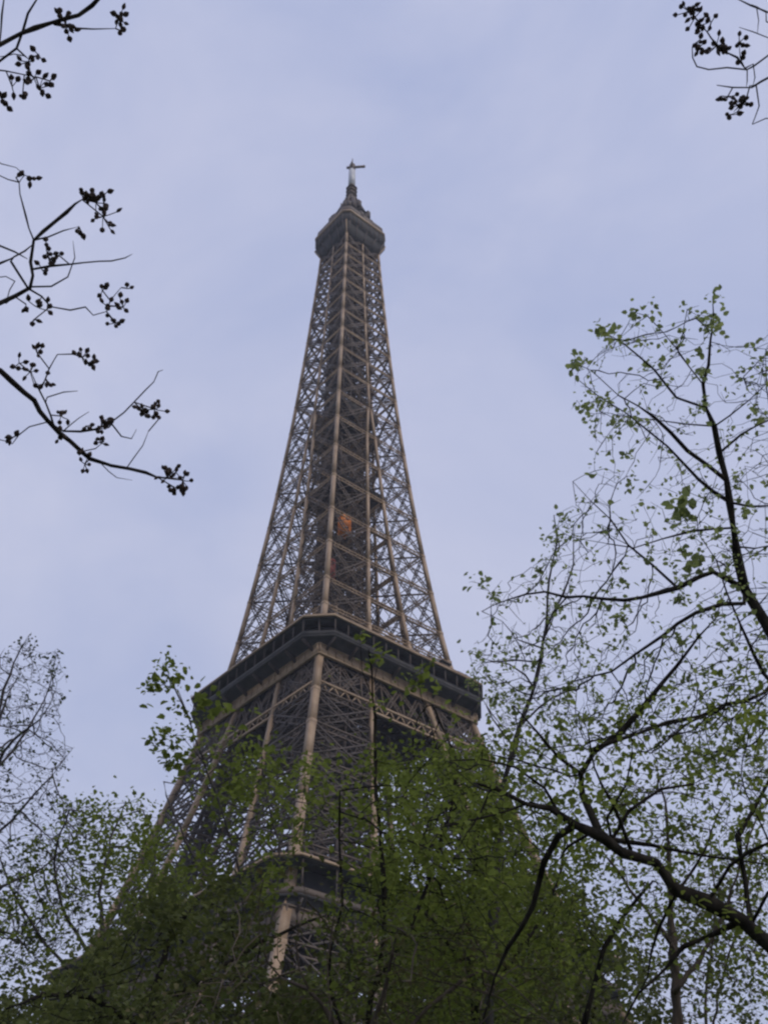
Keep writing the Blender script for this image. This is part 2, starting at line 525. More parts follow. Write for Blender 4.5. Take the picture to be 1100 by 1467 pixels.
def gallery(name, h, c, zf, zr, hw, frieze_z, frieze_h, hole, post_step, depth, lining, girder_paint):
    g = bpy.data.objects.new(name, None); COL.objects.link(g); g.parent = tower
    b = Beams(); ring_slab(b, h, c, hole, zf, zf + .35)
    b.build('deck', NET_AND_SHADE, g)
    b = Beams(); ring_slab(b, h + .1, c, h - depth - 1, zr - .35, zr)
    b.build('gallery_roof', NET_AND_SHADE, g)
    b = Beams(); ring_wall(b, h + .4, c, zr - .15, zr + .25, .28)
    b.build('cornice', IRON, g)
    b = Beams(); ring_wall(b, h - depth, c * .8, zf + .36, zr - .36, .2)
    b.build('gallery_wall', NET_AND_SHADE, g)
    for p in along(octo(h - .2, c, zf + .35), post_step):
        b = Beams()
        b.bar(p, p + np.array((0, 0, zr - zf - .7)), .2)
        b.build('post', IRON_DEEP_SHADE, g)
    b = Beams()
    ring_wall(b, h - .05, c, zf + .355, zf + 1.3, .12)
    b.build('parapet', lining, g)
    # consoles carrying the gallery, and the soffit between them
    for p in along(octo(h - .3, c, zf - .05), post_step * 1.6):
        b = Beams()
        q = p.copy(); m = max(abs(q[0]), abs(q[1])); f = frieze_h / m if m > frieze_h else 1
        q = np.array((max(-frieze_h, min(frieze_h, q[0])), max(-frieze_h, min(frieze_h, q[1])), frieze_z[1] - .6))
        b.bar(p, q, .22, .9)
        b.build('console', IRON_DEEP_SHADE, g)
    b = Beams()
    so_ = octo(h - .5, c, zf - .06); si = octo(frieze_h, .4, frieze_z[1] - .02)
    b.raw(so_ + si, [[k, 8 + k, 8 + (k + 1) % 8, (k + 1) % 8] for k in range(8)])
    b.build('soffit', NET_AND_SHADE, g)  # shade under the overhang is part of this colour
    # frieze girder
    b = Beams()
    ring_wall(b, frieze_h + .1, .4, frieze_z[0], frieze_z[1], .5)
    for z in frieze_z: ring_wall(b, frieze_h + .28, .4, z - .13, z + .13, .7)
    for p in along(octo(frieze_h + .2, .4, frieze_z[0] + .1), 1.9):
        b.bar(p, p + np.array((0, 0, frieze_z[1] - frieze_z[0] - .2)), .22)
    b.build('frieze', girder_paint, g)
    return g


# first gallery
g1 = gallery('first_gallery', 36.2, 3.0, 57.4, 63.0, 33, (53.4, 56.2), 34.8, 14, 6.0, 3.2, IRON_DARK, IRON_DARK)
# big arches under the first gallery
for k in range(4):
    b = Beams()
    c0 = np.array([*QUAD[k], 0.]); c1 = np.array([*QUAD[(k + 1) % 4], 0.])
    n = np.abs(c0 + c1) / 2
    mid, half = (c0 + c1) / 2, (c1 - c0) / 2
    def ap(t, off):
        x = math.cos(t) * (37 + off); z = 12 + math.sin(t) * (37 + off)
        w = Wz(z) + .2
        return mid * w + half * x + np.array((0, 0, z))
    ts = np.linspace(0.05, math.pi - .05, 33)
    for t0, t1 in zip(ts[:-1], ts[1:]):
        b.bar(ap(t0, 0), ap(t1, 0), .8, .8, n); b.bar(ap(t0, 3.4), ap(t1, 3.4), .7, .7, n)
        b.bar(ap(t0, 0), ap(t1, 3.4), .3, .3, n); b.bar(ap(t1, 0), ap(t0, 3.4), .3, .3, n)
    b.build('arch', IRON_DARK, tower)

# second gallery
g2 = gallery('second_gallery', 22.8, 4.2, 112.9, 117.1, 18, (110.0, 112.0), 20.0, 7, 3.2, 2.4, NET_AND_SHADE, IRON)
# trussed belt under the second gallery
b, b2 = Beams(), Beams()
zb0, zb1 = 102.6, 109.9
w0, w1 = Wz(zb0), Wz(zb1)
for k in range(4):
    c0 = np.array([*QUAD[k], 0.]); c1 = np.array([*QUAD[(k + 1) % 4], 0.])
    n = np.abs(c0 + c1) / 2
    A = lambda t, w, z: (c0 + (c1 - c0) * t) * w + np.array((0, 0, z))
    b2.girder(A(0, w0, zb0), A(1, w0, zb0), 1.7, n, .42, .22, 1.3)
    ks = 8
    for i in range(ks):
        b.girder(A(i / ks, w0, zb0), A((i + 1) / ks, w1, zb1), .7, n, .22, .12)
        b.girder(A((i + 1) / ks, w0, zb0), A(i / ks, w1, zb1), .7, n, .22, .12)
        b.bar(A(i / ks, w0, zb0), A(i / ks, w1, zb1), .3, .3, n)
b.build('belt_truss', IRON_DARK, g2)
b2.build('belt_girder', IRON, g2)
b = Beams()
for x in np.arange(-16, 17, 4.0):
    b.bar((x, -17.5, 109.4), (x, 17.5, 109.4), .4, 1.6); b.bar((-17.5, x, 108.4), (17.5, x, 108.4), .4, 1.4)
b.build('floor_beam', IRON_DARK, g2)
b = Beams()
b.box(-9, 9, -9, 9, 117.3, 121.6)
b.box(-9.6, 9.6, -9.6, 9.6, 121.6, 122.0)
b.build('pavilion', NET_AND_SHADE, g2)
for (x, y) in ((19.5, -12.5), (16.5, -19), (-19, -9), (11, -20)):
    b = Beams()
    b.box(x - 1.1, x + 1.1, y - 1.1, y + 1.1, 117.2, 119.9)
    b.box(x - 1.35, x + 1.35, y - 1.35, y + 1.35, 119.9, 120.2)
    b.build('kiosk', NET_AND_SHADE, g2)
b = Beams()
ring_wall(b, 22.4, 4.2, 118.15, 118.28, .1)
for p in along(octo(22.35, 4.2, 117.2), 2.0): b.bar(p, p + np.array((0, 0, 1.0)), .09)
b.build('railing', IRON, g2)

# summit
sm = bpy.data.objects.new('summit_cabin', None); COL.objects.link(sm); sm.parent = tower
sm.scale = (.93, .93, 1)
b = Beams()
ring_wall(b, 6.4, .6, 266.6, 270.8, .3, 8.3)
b.build('flare', NET_AND_SHADE, sm)
b, b2 = Beams(), Beams()
for p, q in zip(octo(6.45, .5, 266.7), octo(8.5, 1.7, 271.2)):
    b2.bar(p, q, .4)
for sx, sy in QUAD:
    b = Beams()
    for dx, dy in ((0, 0), (2.6, 0), (0, 2.6)):
        b.bar((sx * 5.75, sy * 5.75, 265.5), (sx * (8.0 - dx), sy * (8.0 - dy), 271.1), .42)
    b.box(sx * 5.75 - .35, sx * 5.75 + .35, sy * 5.75 - .35, sy * 5.75 + .35, 264.6, 265.9)
    b.build('bracket', IRON, sm)
for x in (-3, 0, 3):
    for s in (-1, 1):
        b2.bar((x, s * 6.45, 266.7), (x * 1.3, s * 8.5, 271), .3, .3, (1, 0, 0)); b2.bar((s * 6.45, x, 266.7), (s * 8.5, x * 1.3, 271), .3, .3, (0, 1, 0))
b2.build('flare_rib', IRON_DEEP_SHADE, sm)
b = Beams()
ring_wall(b, 8.5, 1.7, 271.0, 275.4, .4)
ring_slab(b, 8.45, 1.7, 3, 270.7, 270.98)
b.build('cabin_wall', NET_AND_SHADE, sm)
b = Beams()
for p in along(octo(8.62, 1.7, 271), 1.7): b.bar(p, p + np.array((0, 0, 4.4)), .16)
b.build('mullion', IRON_DARK, sm)
b = Beams()
ring_slab(b, 8.9, 1.8, 2.5, 275.4, 276.1)
b.build('cornice', IRON, sm)
b = Beams()
ring_wall(b, 8.3, 1.7, 276.1, 278.8, .12)
for p in along(octo(8.35, 1.7, 277.2), 1.4): b.bar(p, p * np.array((.93, .93, 1)) + np.array((0, 0, 2.4)), .14)
ring_wall(b, 7.8, 1.6, 279.5, 279.75, .2)
ring_wall(b, 8.1, 1.65, 278.3, 278.42, .2)
b.build('open_deck_railing', IRON_DARK, sm)
b = Beams()
ring_wall(b, 5.6, 1.2, 276.1, 283.0, .4, 5.2)
ring_slab(b, 5.9, 1.3, 1.5, 283.0, 283.5)
ring_wall(b, 4.4, 1.0, 283.5, 288, .4, 3.9)
ring_slab(b, 4.5, 1.0, 1.0, 288, 288.4)
b.build('upper_storey', NET_AND_SHADE, sm)
b = Beams()
for p, q in zip(octo(4.1, 1.2, 288), octo(1.1, .4, 298)): b.bar(p, q, .55)
for p, q in zip(octo(3.0, 1.0, 291.2), octo(2.0, .7, 294.6)): b.bar(p, q[:2] + (294.6,), .3)
for h, z in ((3.4, 290.5), (2.5, 293.7), (1.7, 296.5)): ring_wall(b, h, h * .35, z, z + .3, .35)
b.prism(octo(2.6, .9, 288.4), octo(1.0, .35, 297.8))
b.build('dome', IRON_DARK, sm)
# aerials round the summit roof
rs = random.Random(3)
for i in range(60):
    b = Beams()
    a = rs.uniform(0, 6.283); r = rs.uniform(4.6, 8.3)
    x, y = r * math.cos(a), r * math.sin(a)
    z = 276.2 if r > 5.9 else 283.5
    hgt = rs.uniform(3.0, 6.0)
    b.bar((x, y, z), (x, y, z + hgt), .3)
    b.box(x - .6, x + .6, y - .5, y + .5, z + hgt * .4, z + hgt * .97)
    b.build('aerial', IRON_DEEP_SHADE, sm)
for k in range(8):
    b = Beams()
    a = k * .785 + .3
    x, y = 3.4 * math.cos(a), 3.4 * math.sin(a)
    b.box(x - .6, x + .6, y - .6, y + .6, 288.4, 291.0 + (k % 3) * 1.1)
    b.bar((x, y, 290), (x, y, 294), .25)
    b.build('aerial', IRON_DEEP_SHADE, sm)

am = bpy.data.objects.new('antenna_mast', None); COL.objects.link(am); am.parent = tower
b = Beams()
b.prism(octo(1.15, .4, 297.6), octo(.95, .35, 304.6))
for z in (299, 301, 303): ring_slab(b, 1.5, .5, .3, z, z + .25)
b.build('mast_foot', IRON_DARK, am)
b = Beams()
b.prism(octo(.95, .32, 304.6), octo(.9, .3, 313.4))
for z in (307, 310): ring_slab(b, .95, .35, .3, z, z + .2)
b.build('mast', MAST, am)
b = Beams()
b.prism(octo(.9, .3, 313.4), octo(.8, .28, 316.8))
b.bar((-1.3, 1.3, 315.4), (3.0, -3.0, 315.4), .5, .8)
b.bar((2.6, -2.6, 314.7), (2.6, -2.6, 316.1), .3)
b.bar((-1.6, -1.6, 315.0), (1.6, 1.6, 315.0), .35)
b.bar((0, 0, 316.8), (0, 0, 320.5), .22)
b.build('crossarm', IRON_DARK, am)


def lift_cabin(name, label, x, y, z, hw, hh, paint):
    t = thing(name, label, 'lift cabin', (0, 0, 0), TOWER_TURN)
    t.location = Matrix.Rotation(TOWER_TURN, 4, 'Z') @ Vector((x, y, z))
    b = Beams()
    b.box(-hw, hw, -hw, hw, 0, hh)
    for dx, dy in QUAD: b.bar((dx * hw, dy * hw, -.3), (dx * hw, dy * hw, hh + .4), .3)
    b.box(-hw - .15, hw + .15, -hw - .15, hw + .15, hh, hh + .35)
    b.box(-hw - .15, hw + .15, -hw - .15, hw + .15, hh * .5 - .15, hh * .5 + .15)
    b.build('body', paint, t)
    for s in (-1, 1):
        for z0 in (.25, .75):
            g = Beams()
            g.box(-hw * .5, hw * .5, s * (hw + .02) - .03, s * (hw + .02) + .03, hh * z0 + .1, hh * z0 + .6)
            g.build('window', GLASS, t)
    return t

lift_cabin('lift_cabin', 'orange lift cabin hanging in the middle of the tower shaft', -8.0, -11.2, 149.7, 0.88, 4.4, ORANGE)
lift_cabin('lift_cabin', 'dark red lift cabin low in the shaft, close above the second gallery', -10.7, -10.6, 136.6, 0.45, 4.6, RED)


# ------------------------------------------------------------------ trees
class Tree:
    def __init__(s, seed):
        s.P, s.par, s.rm, s.tag = [], [], [], []
        s.rng = np.random.default_rng(seed)

    def path(s, pts, r0, r1, tg, near=True, step=.22, jit=.012):
        """guided bough: smooth curve through pts; starts from the nearest node of the tree when near is set"""
        pts = [np.asarray(p, float) for p in pts]
        parent = -1
        if near and s.P:
            A = np.array(s.P)
            parent = int(np.argmin(((A - pts[0]) ** 2).sum(1)))
            if np.linalg.norm(A[parent] - pts[0]) > step * .6: pts = [A[parent]] + pts
            else: pts[0] = A[parent]
        C = [pts[0]] + pts + [pts[-1]]
        out = []
        for i in range(1, len(C) - 2):
            p0, p1, p2, p3 = C[i - 1], C[i], C[i + 1], C[i + 2]
            n = max(1, int(np.linalg.norm(p2 - p1) / step))
            for k in range(n):
                t = k / n
                out.append(.5 * ((2 * p1) + (-p0 + p2) * t + (2 * p0 - 5 * p1 + 4 * p2 - p3) * t * t + (-p0 + 3 * p1 - 3 * p2 + p3) * t ** 3))
        out.append(pts[-1])
        start = 1 if parent >= 0 else 0
        m = len(out)
        for i in range(start, m):
            s.P.append(out[i] + s.rng.normal(0, jit, 3) * (1 if i < m - 1 else 0))
            s.par.append(parent)
            f = i / max(1, m - 1)
            s.rm.append(r0 + (r1 - r0) * f)
            s.tag.append(tg)
            parent = len(s.P) - 1
        return parent

    def grow(s, att, D=.24, di=3.0, dk=.42, iters=90, jit=.22, droop=0.0):
        """branches colonise the points att"""
        att = np.asarray(att, float)
        nodes = np.array(s.P)
        best = np.full(len(att), 1e9); bi = np.zeros(len(att), int)
        def upd(new, off):
            for c in range(0, len(new), 400):
                d = ((att[:, None, :] - new[None, c:c + 400, :]) ** 2).sum(2)
                j = d.argmin(1); dd = d[np.arange(len(att)), j]
                m = dd < best
                best[m] = dd[m]; bi[m] = j[m] + off + c
        upd(nodes, 0)
        alive = np.ones(len(att), bool)
        for _ in range(iters):
            alive &= best > dk * dk
            act = alive & (best < di * di)
            if not act.any():
                if not alive.any(): break
                di *= 1.5
                if di > 40: break
                continue
            idx = bi[act]
            P = np.array(s.P)
            v = att[act] - P[idx]
            v /= np.linalg.norm(v, axis=1)[:, None]
            u = np.unique(idx)
            acc = np.zeros((len(P), 3)); np.add.at(acc, idx, v)
            d = acc[u]
            L = np.linalg.norm(d, axis=1); ok = L > .05
            u, d = u[ok], d[ok] / L[ok][:, None]
            if len(u) == 0: break
            d += s.rng.normal(0, jit, d.shape); d[:, 2] -= droop
            d /= np.linalg.norm(d, axis=1)[:, None]
            new = P[u] + d * D
            off = len(s.P)
            for k in range(len(u)):
                s.P.append(new[k]); s.par.append(int(u[k])); s.rm.append(0.0); s.tag.append(s.tag[u[k]])
            upd(new, off)

    def radii(s, tip=.004, ex=2.3, cap=None):
        n = len(s.P)
        par = s.par
        a = np.zeros(n); kids = np.zeros(n, int)
        for i in range(n - 1, -1, -1):
            if kids[i] == 0: a[i] = tip ** ex
            if par[i] >= 0: a[par[i]] += a[i]; kids[par[i]] += 1
        r = a ** (1 / ex)
        if cap: r = np.minimum(r, cap)
        rm = np.array(s.rm)
        r = np.where(rm > 0, np.maximum(rm, tip), r)
        for i in range(n):
            if par[i] >= 0: r[i] = min(r[i], r[par[i]])
        s.r, s.kids = r, kids
        return r

    def wood(s):
        """tubes for every tag: {tag: (V, Q)}"""
        n = len(s.P)
        P = np.array(s.P)
        ch = [[] for _ in range(n)]
        for i, p in enumerate(s.par):
            if p >= 0: ch[p].append(i)
        stack = [(i, None) for i, p in enumerate(s.par) if p < 0]
        res = {}
        while stack:
            i, fr = stack.pop()
            chain = [] if fr is None else [fr]
            tg = s.tag[i]
            j = i
            while True:
                chain.append(j)
                if not ch[j]: break
                k = sorted(ch[j], key=lambda q: (s.tag[q] != tg, -s.r[q]))
                for q in k[1:]: stack.append((q, j))
                if s.tag[k[0]] != tg:
                    stack.append((k[0], j)); break
                j = k[0]
            if len(chain) < 2: continue
            pts = P[chain]
            rr = s.r[chain].copy() * (1 + .16 * s.rng.normal(0, 1, len(chain)).clip(-1.5, 2))
            if fr is not None: rr[0] = min(rr[0], rr[1] * 1.15)
            if not ch[chain[-1]]: rr[-1] *= .55
            m = 3 if rr.max() < .011 else (5 if rr.max() < .05 else 9)
            tan = np.gradient(pts, axis=0)
            tan /= (np.linalg.norm(tan, axis=1)[:, None] + 1e-9)
            ref = np.array((.31, .17, .93)) if abs(tan[0] @ np.array((.31, .17, .93))) < .9 else np.array((.9, .3, .1))
            u = np.cross(tan, ref); u /= (np.linalg.norm(u, axis=1)[:, None] + 1e-9)
            v = np.cross(tan, u)
            ang = np.arange(m) * 2 * math.pi / m
            if m == 9: lump = 1 + .15 * s.rng.normal(0, 1, (len(pts), m))
            else: lump = np.ones((len(pts), m))
            ring = pts[:, None, :] + rr[:, None, None] * lump[:, :, None] * (np.cos(ang)[None, :, None] * u[:, None, :] + np.sin(ang)[None, :, None] * v[:, None, :])
            V, Q, c = res.setdefault(tg, ([], [], [0]))
            base = c[0]
            K = len(pts)
            a = (np.arange(K - 1)[:, None] * m + np.arange(m)[None, :])
            b_ = (np.arange(K - 1)[:, None] * m + (np.arange(m)[None, :] + 1) % m)
            Q.append(np.stack([a, b_, b_ + m, a + m], 2).reshape(-1, 4) + base)
            V.append(ring.reshape(-1, 3))
            c[0] += K * m
        return {k: (np.concatenate(v[0]), np.concatenate(v[1])) for k, v in res.items()}


def leaves(cent, size, rg, spread, up=.6):
    """folded pointed leaves round the given points; returns V, Q"""
    n = len(cent)
    nrm = rg.normal(0, 1, (n, 3)); nrm[:, 2] = np.abs(nrm[:, 2]) + up
    nrm /= np.linalg.norm(nrm, axis=1)[:, None]
    t = rg.normal(0, 1, (n, 3)); t[:, 2] -= .35
    t -= (t * nrm).sum(1)[:, None] * nrm
    t /= np.linalg.norm(t, axis=1)[:, None]
    b = np.cross(nrm, t)
    s = size * rg.uniform(.4, 1.3, n)
    o = cent + rg.normal(0, spread, (n, 3))
    T = np.array([(0, 0, 0), (.36, .28, .10), (.27, .72, .08), (0, 1.0, -.08), (-.27, .72, .08), (-.36, .28, .10)])
    V = o[:, None, :] + s[:, None, None] * (T[None, :, 0, None] * b[:, None, :] + T[None, :, 1, None] * t[:, None, :] + T[None, :, 2, None] * nrm[:, None, :])
    q = np.array([[0, 1, 2, 3], [0, 3, 4, 5]])
    Q = (np.arange(n)[:, None, None] * 6 + q[None]).reshape(-1, 4)
    return V.reshape(-1, 3), Q


def inpoly(x, y, poly):
    poly = np.array(poly, float)
    r = np.zeros(len(x), bool)
    j = len(poly) - 1
    for i in range(len(poly)):
        xi, yi, xj, yj = *poly[i], *poly[j]
        with np.errstate(divide='ignore', invalid='ignore'):
            c = ((yi > y) != (yj > y)) & (x < (xj - xi) * (y - yi) / (yj - yi + 1e-12) + xi)
        r ^= c
        j = i
    return r


def crown_points(n, poly, r0, r1, rg, clump=0.0):
    """points filling a crown: outline seen from the eye, depth r0..r1, thinning out toward the near and far side"""
    poly = np.array(poly, float)
    lo, hi = poly.min(0), poly.max(0)
    out = []
    k = 0
    cl = [(rg.uniform(lo[0], hi[0]), rg.uniform(lo[1], hi[1]), rg.uniform(r0, r1)) for _ in range(max(4, n // 60))]
    while k < n:
        m = n * 3
        if clump:
            c = np.array([cl[i] for i in rg.integers(0, len(cl), m)])
            x = c[:, 0] + rg.normal(0, clump, m); y = c[:, 1] + rg.normal(0, clump, m)
            d = c[:, 2] + rg.normal(0, clump * .01, m)
        else:
            x = rg.uniform(lo[0], hi[0], m); y = rg.uniform(lo[1], hi[1], m); d = rg.uniform(r0, r1, m)
        ok = inpoly(x, y, poly) & (d > r0 * .9) & (d < r1 * 1.1)
        for a, b_, c_ in zip(x[ok], y[ok], d[ok]):
            out.append(at(a, b_, c_)); k += 1
            if k >= n: break
    return np.array(out)


def finish(T, name, label, group, bark, leafmat, per, size, spread, rth, tip=.004, extra=(), up=.6, ex=2.3, root=None):
    T.radii(tip, ex)
    P = np.array(T.P)
    base = P[0] if root is None else root
    root_e = thing(name, label, 'tree', (float(base[0]), float(base[1]), 0), 0, group)
    off = np.array((base[0], base[1], 0))
    for tg, (V, Q) in sorted(T.wood().items()):
        mk('trunk' if tg == 0 else 'limb', V - off, Q, bark, root_e, True)
    thin = np.where((T.r < rth) & (P[:, 2] > 2.0))[0]
    Vs, Qs, n = [], [], 0
    if per > 0 and len(thin):
        # leaves sit in tufts on part of the twigs, mostly at their ends
        wgt = np.where(T.kids[thin] == 0, 3.0, .8) * T.rng.gamma(.4, 1.0, len(thin))
        idx = T.rng.choice(thin, int(len(thin) * per), p=wgt / wgt.sum())
        V, Q = leaves(P[idx], size, T.rng, spread, up)
        Vs.append(V); Qs.append(Q); n += len(V)
    for (px, py, r, cnt, sp, sz) in extra:
        V, Q = leaves(np.repeat(at(px, py, r)[None], cnt, 0), sz, T.rng, sp, up)
        Vs.append(V); Qs.append(Q + n); n += len(V)
    if Vs:
        mk('crown', np.concatenate(Vs) - off, np.concatenate(Qs), leafmat, root_e)
    return root_e


def pts(r, *xy, dr=0.0):
    """photo points at range r (range drifting by dr along the bough)"""
    k = max(1, len(xy) - 1)
    return [at(x, y, r + dr * i / k) for i, (x, y) in enumerate(xy)]


def ground_under(p, dx=0, dy=0):
    return np.array((p[0] + dx, p[1] + dy, 0.0))


# --- the tall young-leaved tree at the right ------------------------------------------------
T = Tree(11)
R = 13.0
crotch = at(1240, 1130, R)
T.path([ground_under(crotch, .5, -.2), crotch * np.array((1, 1, .5)) + np.array((.2, 0, 0)), crotch], .15, .095, 0, False)
T.path([crotch] + pts(R, (1160, 985), (1100, 905), (1090, 893), (1065, 845), (1057, 800), (1050, 755), (1043, 720), (1038, 689), (1029, 649), (1021, 610), (1011, 584),
       (1007, 551), (1014, 525), (1017, 489), (1023, 460), (1020, 424), dr=.6), .088, .007, 0)
limbs = [
    (pts(R + .4, (1011, 590), (970, 570), (953, 551), (917, 511), (889, 489), (868, 478), dr=-1.0), .02),
    (pts(R + .3, (1036, 675), (984, 644), (937, 599), (914, 582), (883, 565), (846, 534), (817, 518), dr=-1.4), .026),
    (pts(R + .2, (1046, 730), (1000, 688), (976, 661), (931, 621), (894, 590), (858, 570), (824, 541), dr=-.6), .026),
    (pts(R + .3, (1016, 612), (984, 607), (937, 603), (900, 598), dr=.5), .014),
    (pts(R + .3, (1028, 645), (1061, 624), (1100, 601), (1135, 588), dr=.8), .018),
    (pts(R + .4, (1020, 608), (1044, 593), (1072, 573), (1096, 551), dr=-.7), .012),
    (pts(R + .5, (1007, 555), (987, 528), (970, 503), (979, 472), (984, 443), dr=.6), .014),
    (pts(R + .5, (972, 505), (948, 475), (928, 453), (906, 447), dr=.5), .011),
    (pts(R + .2, (1048, 750), (991, 759), (950, 771), (908, 784), (870, 780), (830, 772), dr=-1.2), .018),
    (pts(R + .1, (1058, 832), (1020, 821), (970, 840), (916, 857), (862, 859), (807, 851), (753, 851), (703, 868), (690, 876), dr=-1.6), .036),
    (pts(R - .3, (968, 842), (933, 809), (899, 784), (874, 746), (845, 715), (820, 690), dr=.8), .018),
    (pts(R, (1063, 862), (1037, 865), (995, 878), (950, 909), (908, 939), (874, 962), (820, 976), (782, 987), dr=-1.2), .036),
    (pts(R + .3, (1048, 729), (1075, 726), (1110, 727), (1150, 715), dr=-.8), .016),
    (pts(R + .2, (1054, 782), (1080, 785), (1120, 780), dr=.8), .016),
    (pts(R - .2, (1110, 985), (1079, 939), (1058, 893), (1042, 851), (1025, 805), (1000, 765), dr=-.9), .026),
    (pts(R - .1, (1130, 940), (1095, 990), (1040, 1010), (985, 1035), (930, 1080), dr=-1.8), .03),
    (pts(R + .1, (1100, 905), (1130, 840), (1145, 760), (1130, 680), (1098, 560), (1096, 500), dr=1.2), .03),
]
for i, (p, r) in enumerate(limbs): T.path(p, r, .005, i + 1)
poly = [(1100, 470), (1100, 1130), (1000, 1120), (880, 1060), (790, 1040), (700, 1010), (665, 930), (690, 890), (668, 830), (700, 815), (755, 815), (790, 735), (830, 690), (850, 640), (820, 600),
        (812, 520), (870, 470), (930, 445), (960, 480), (1000, 440), (1020, 415), (1040, 470), (1050, 540)]
T.grow(crown_points(3200, poly, R - 1.9, R + 1.9, T.rng), .15, 2.0, .22, 60, .14)
T.grow(crown_points(1500, [(1110, 900), (1110, 1130), (1000, 1120), (880, 1060), (790, 1040), (700, 1010), (740, 930), (900, 900)], R - 1.9, R + 1.9, T.rng), .15, 2.0, .2, 60, .14)
T.grow(crown_points(700, [(1115, 420), (1300, 520), (1480, 800), (1440, 1050), (1125, 1000)], R - 2, R + 2, T.rng), .2, 2.4, .32, 60, .16)
finish(T, 'broadleaf_tree', 'tall open tree with curving dark stem and sparse young leaves, right of the tower', None, BARK, LEAF_YOUNG,
       1.25, .064, .035, .0085, .0032,
       [(822, 524, 11.9, 26, .06, .085), (866, 478, 12.1, 26, .06, .085), (880, 470, 12.2, 8, .06, .07), (908, 449, 13.4, 22, .06, .085), (935, 440, 13.4, 10, .05, .08), (1020, 428, 13.5, 18, .07, .08),
        (1023, 465, 13.4, 22, .06, .085), (998, 508, 13.4, 10, .06, .08), (978, 722, 12.2, 24, .07, .12), (992, 742, 12.2, 8, .05, .1), (993, 806, 12.2, 22, .07, .11), (985, 440, 14, 5, .06, .06), (680, 826, 11.4, 10, .07, .08),
        (1092, 500, 14, 14, .08, .08), (862, 569, 12.4, 8, .06, .07), (846, 600, 12.4, 10, .06, .07), (1072, 540, 12.6, 8, .1, .07)])

# --- the leaning tree lower right ------------------------------------------------------------
T = Tree(23)
R = 11.0
lo = at(1330, 1500, R)
T.path([ground_under(lo, .3, 0), lo * np.array((1, 1, .55)), lo], .16, .11, 0, False)
T.path([lo] + pts(R, (1180, 1385), (1100, 1347), (1058, 1318), (975, 1272), (933, 1248), (891, 1215), (857, 1190), (824, 1178), (790, 1159), (753, 1147), (703, 1130), (680, 1122), dr=-1.1), .108, .012, 0, jit=.035)
limbs = [
    (pts(R - .5, (857, 1185), (837, 1142), (832, 1109), (849, 1078), (887, 1046), (924, 1008), (966, 954), (1000, 912), (1030, 880), dr=.8), .05),
    (pts(R - .4, (849, 1076), (908, 1052), (954, 1034), (1000, 1025), (1041, 1010), (1085, 1006), dr=1.0), .03),
    (pts(R - .6, (824, 1180), (799, 1197), (778, 1234), (763, 1297), (749, 1330), (724, 1360), (707, 1402), (694, 1465), (688, 1520), dr=.6), .042),
    (pts(R - .1, (1030, 1335), (1010, 1345), (983, 1360), (950, 1389), (916, 1427), (891, 1470), (880, 1510), dr=-.7), .032),
    (pts(R - .3, (878, 1203), (933, 1209), (975, 1218), (1016, 1226), (1058, 1234), (1110, 1240), dr=.9), .026),
    (pts(R - .2, (978, 1268), (1008, 1218), (1018, 1190), (1030, 1160), dr=.7), .022),
    (pts(R - .1, (1075, 1325), (1067, 1260), (1058, 1201), (1075, 1163), (1105, 1115), (1140, 1060), dr=.8), .045),
    (pts(R - .8, (700, 1130), (690, 1165), (663, 1202), (650, 1230), dr=-.4), .016),
    (pts(R - .7, (760, 1150), (720, 1165), (660, 1180), (610, 1190), dr=-.5), .014),
    (pts(R - .5, (830, 1108), (800, 1085), (770, 1050), (735, 1010), dr=-.7), .022),
    (pts(R - .5, (840, 1180), (815, 1215), (800, 1232), dr=.3), .03),
    (pts(R - .2, (960, 1262), (940, 1330), (925, 1400), (905, 1440), dr=.8), .02),
    (pts(R - .2, (1010, 1288), (1045, 1240), (1100, 1205), (1150, 1190), dr=-.8), .024),
    (pts(R - .3, (905, 1226), (880, 1150), (850, 1100), (842, 1050), dr=-.9), .022),
    (pts(R - .4, (870, 1200), (900, 1160), (945, 1130), (990, 1125), (1040, 1100), dr=.6), .022),
    (pts(R - .1, (1060, 1320), (1100, 1280), (1150, 1270), dr=-.5), .02),
    (pts(R - .6, (800, 1165), (780, 1130), (740, 1100), (690, 1085), (640, 1090), dr=-.6), .018),
    (pts(R - .3, (870, 1200), (872, 1170), (900, 1120), (905, 1080), dr=-.6), .018),
]
for i, (p, r) in enumerate(limbs): T.path(p, r, .006, i + 1)
poly = [(700, 1020), (780, 1010), (880, 1000), (960, 960), (1110, 940), (1110, 1300), (1060, 1290), (1000, 1240), (900, 1180), (860, 1140), (780, 1240), (700, 1300), (590, 1260), (580, 1140), (640, 1080)]
T.grow(crown_points(2800, poly, R - 2.0, R + 1.6, T.rng, 60), .15, 2.0, .24, 60, .14)
finish(T, 'broadleaf_tree', 'dark thick-limbed tree leaning in from the lower right across the other crowns', None, BARK, LEAF_GREEN, 2.2, .064, .08, .0085, .0035,
       [(x, y, R - .6, 12, .14, .075) for x, y in ((1085, 1325), (1050, 1330), (1000, 1290), (940, 1235), (900, 1235), (860, 1170), (845, 1110), (780, 1165), (740, 1130), (890, 1060), (960, 1290), (1030, 1320), (1020, 1345))])

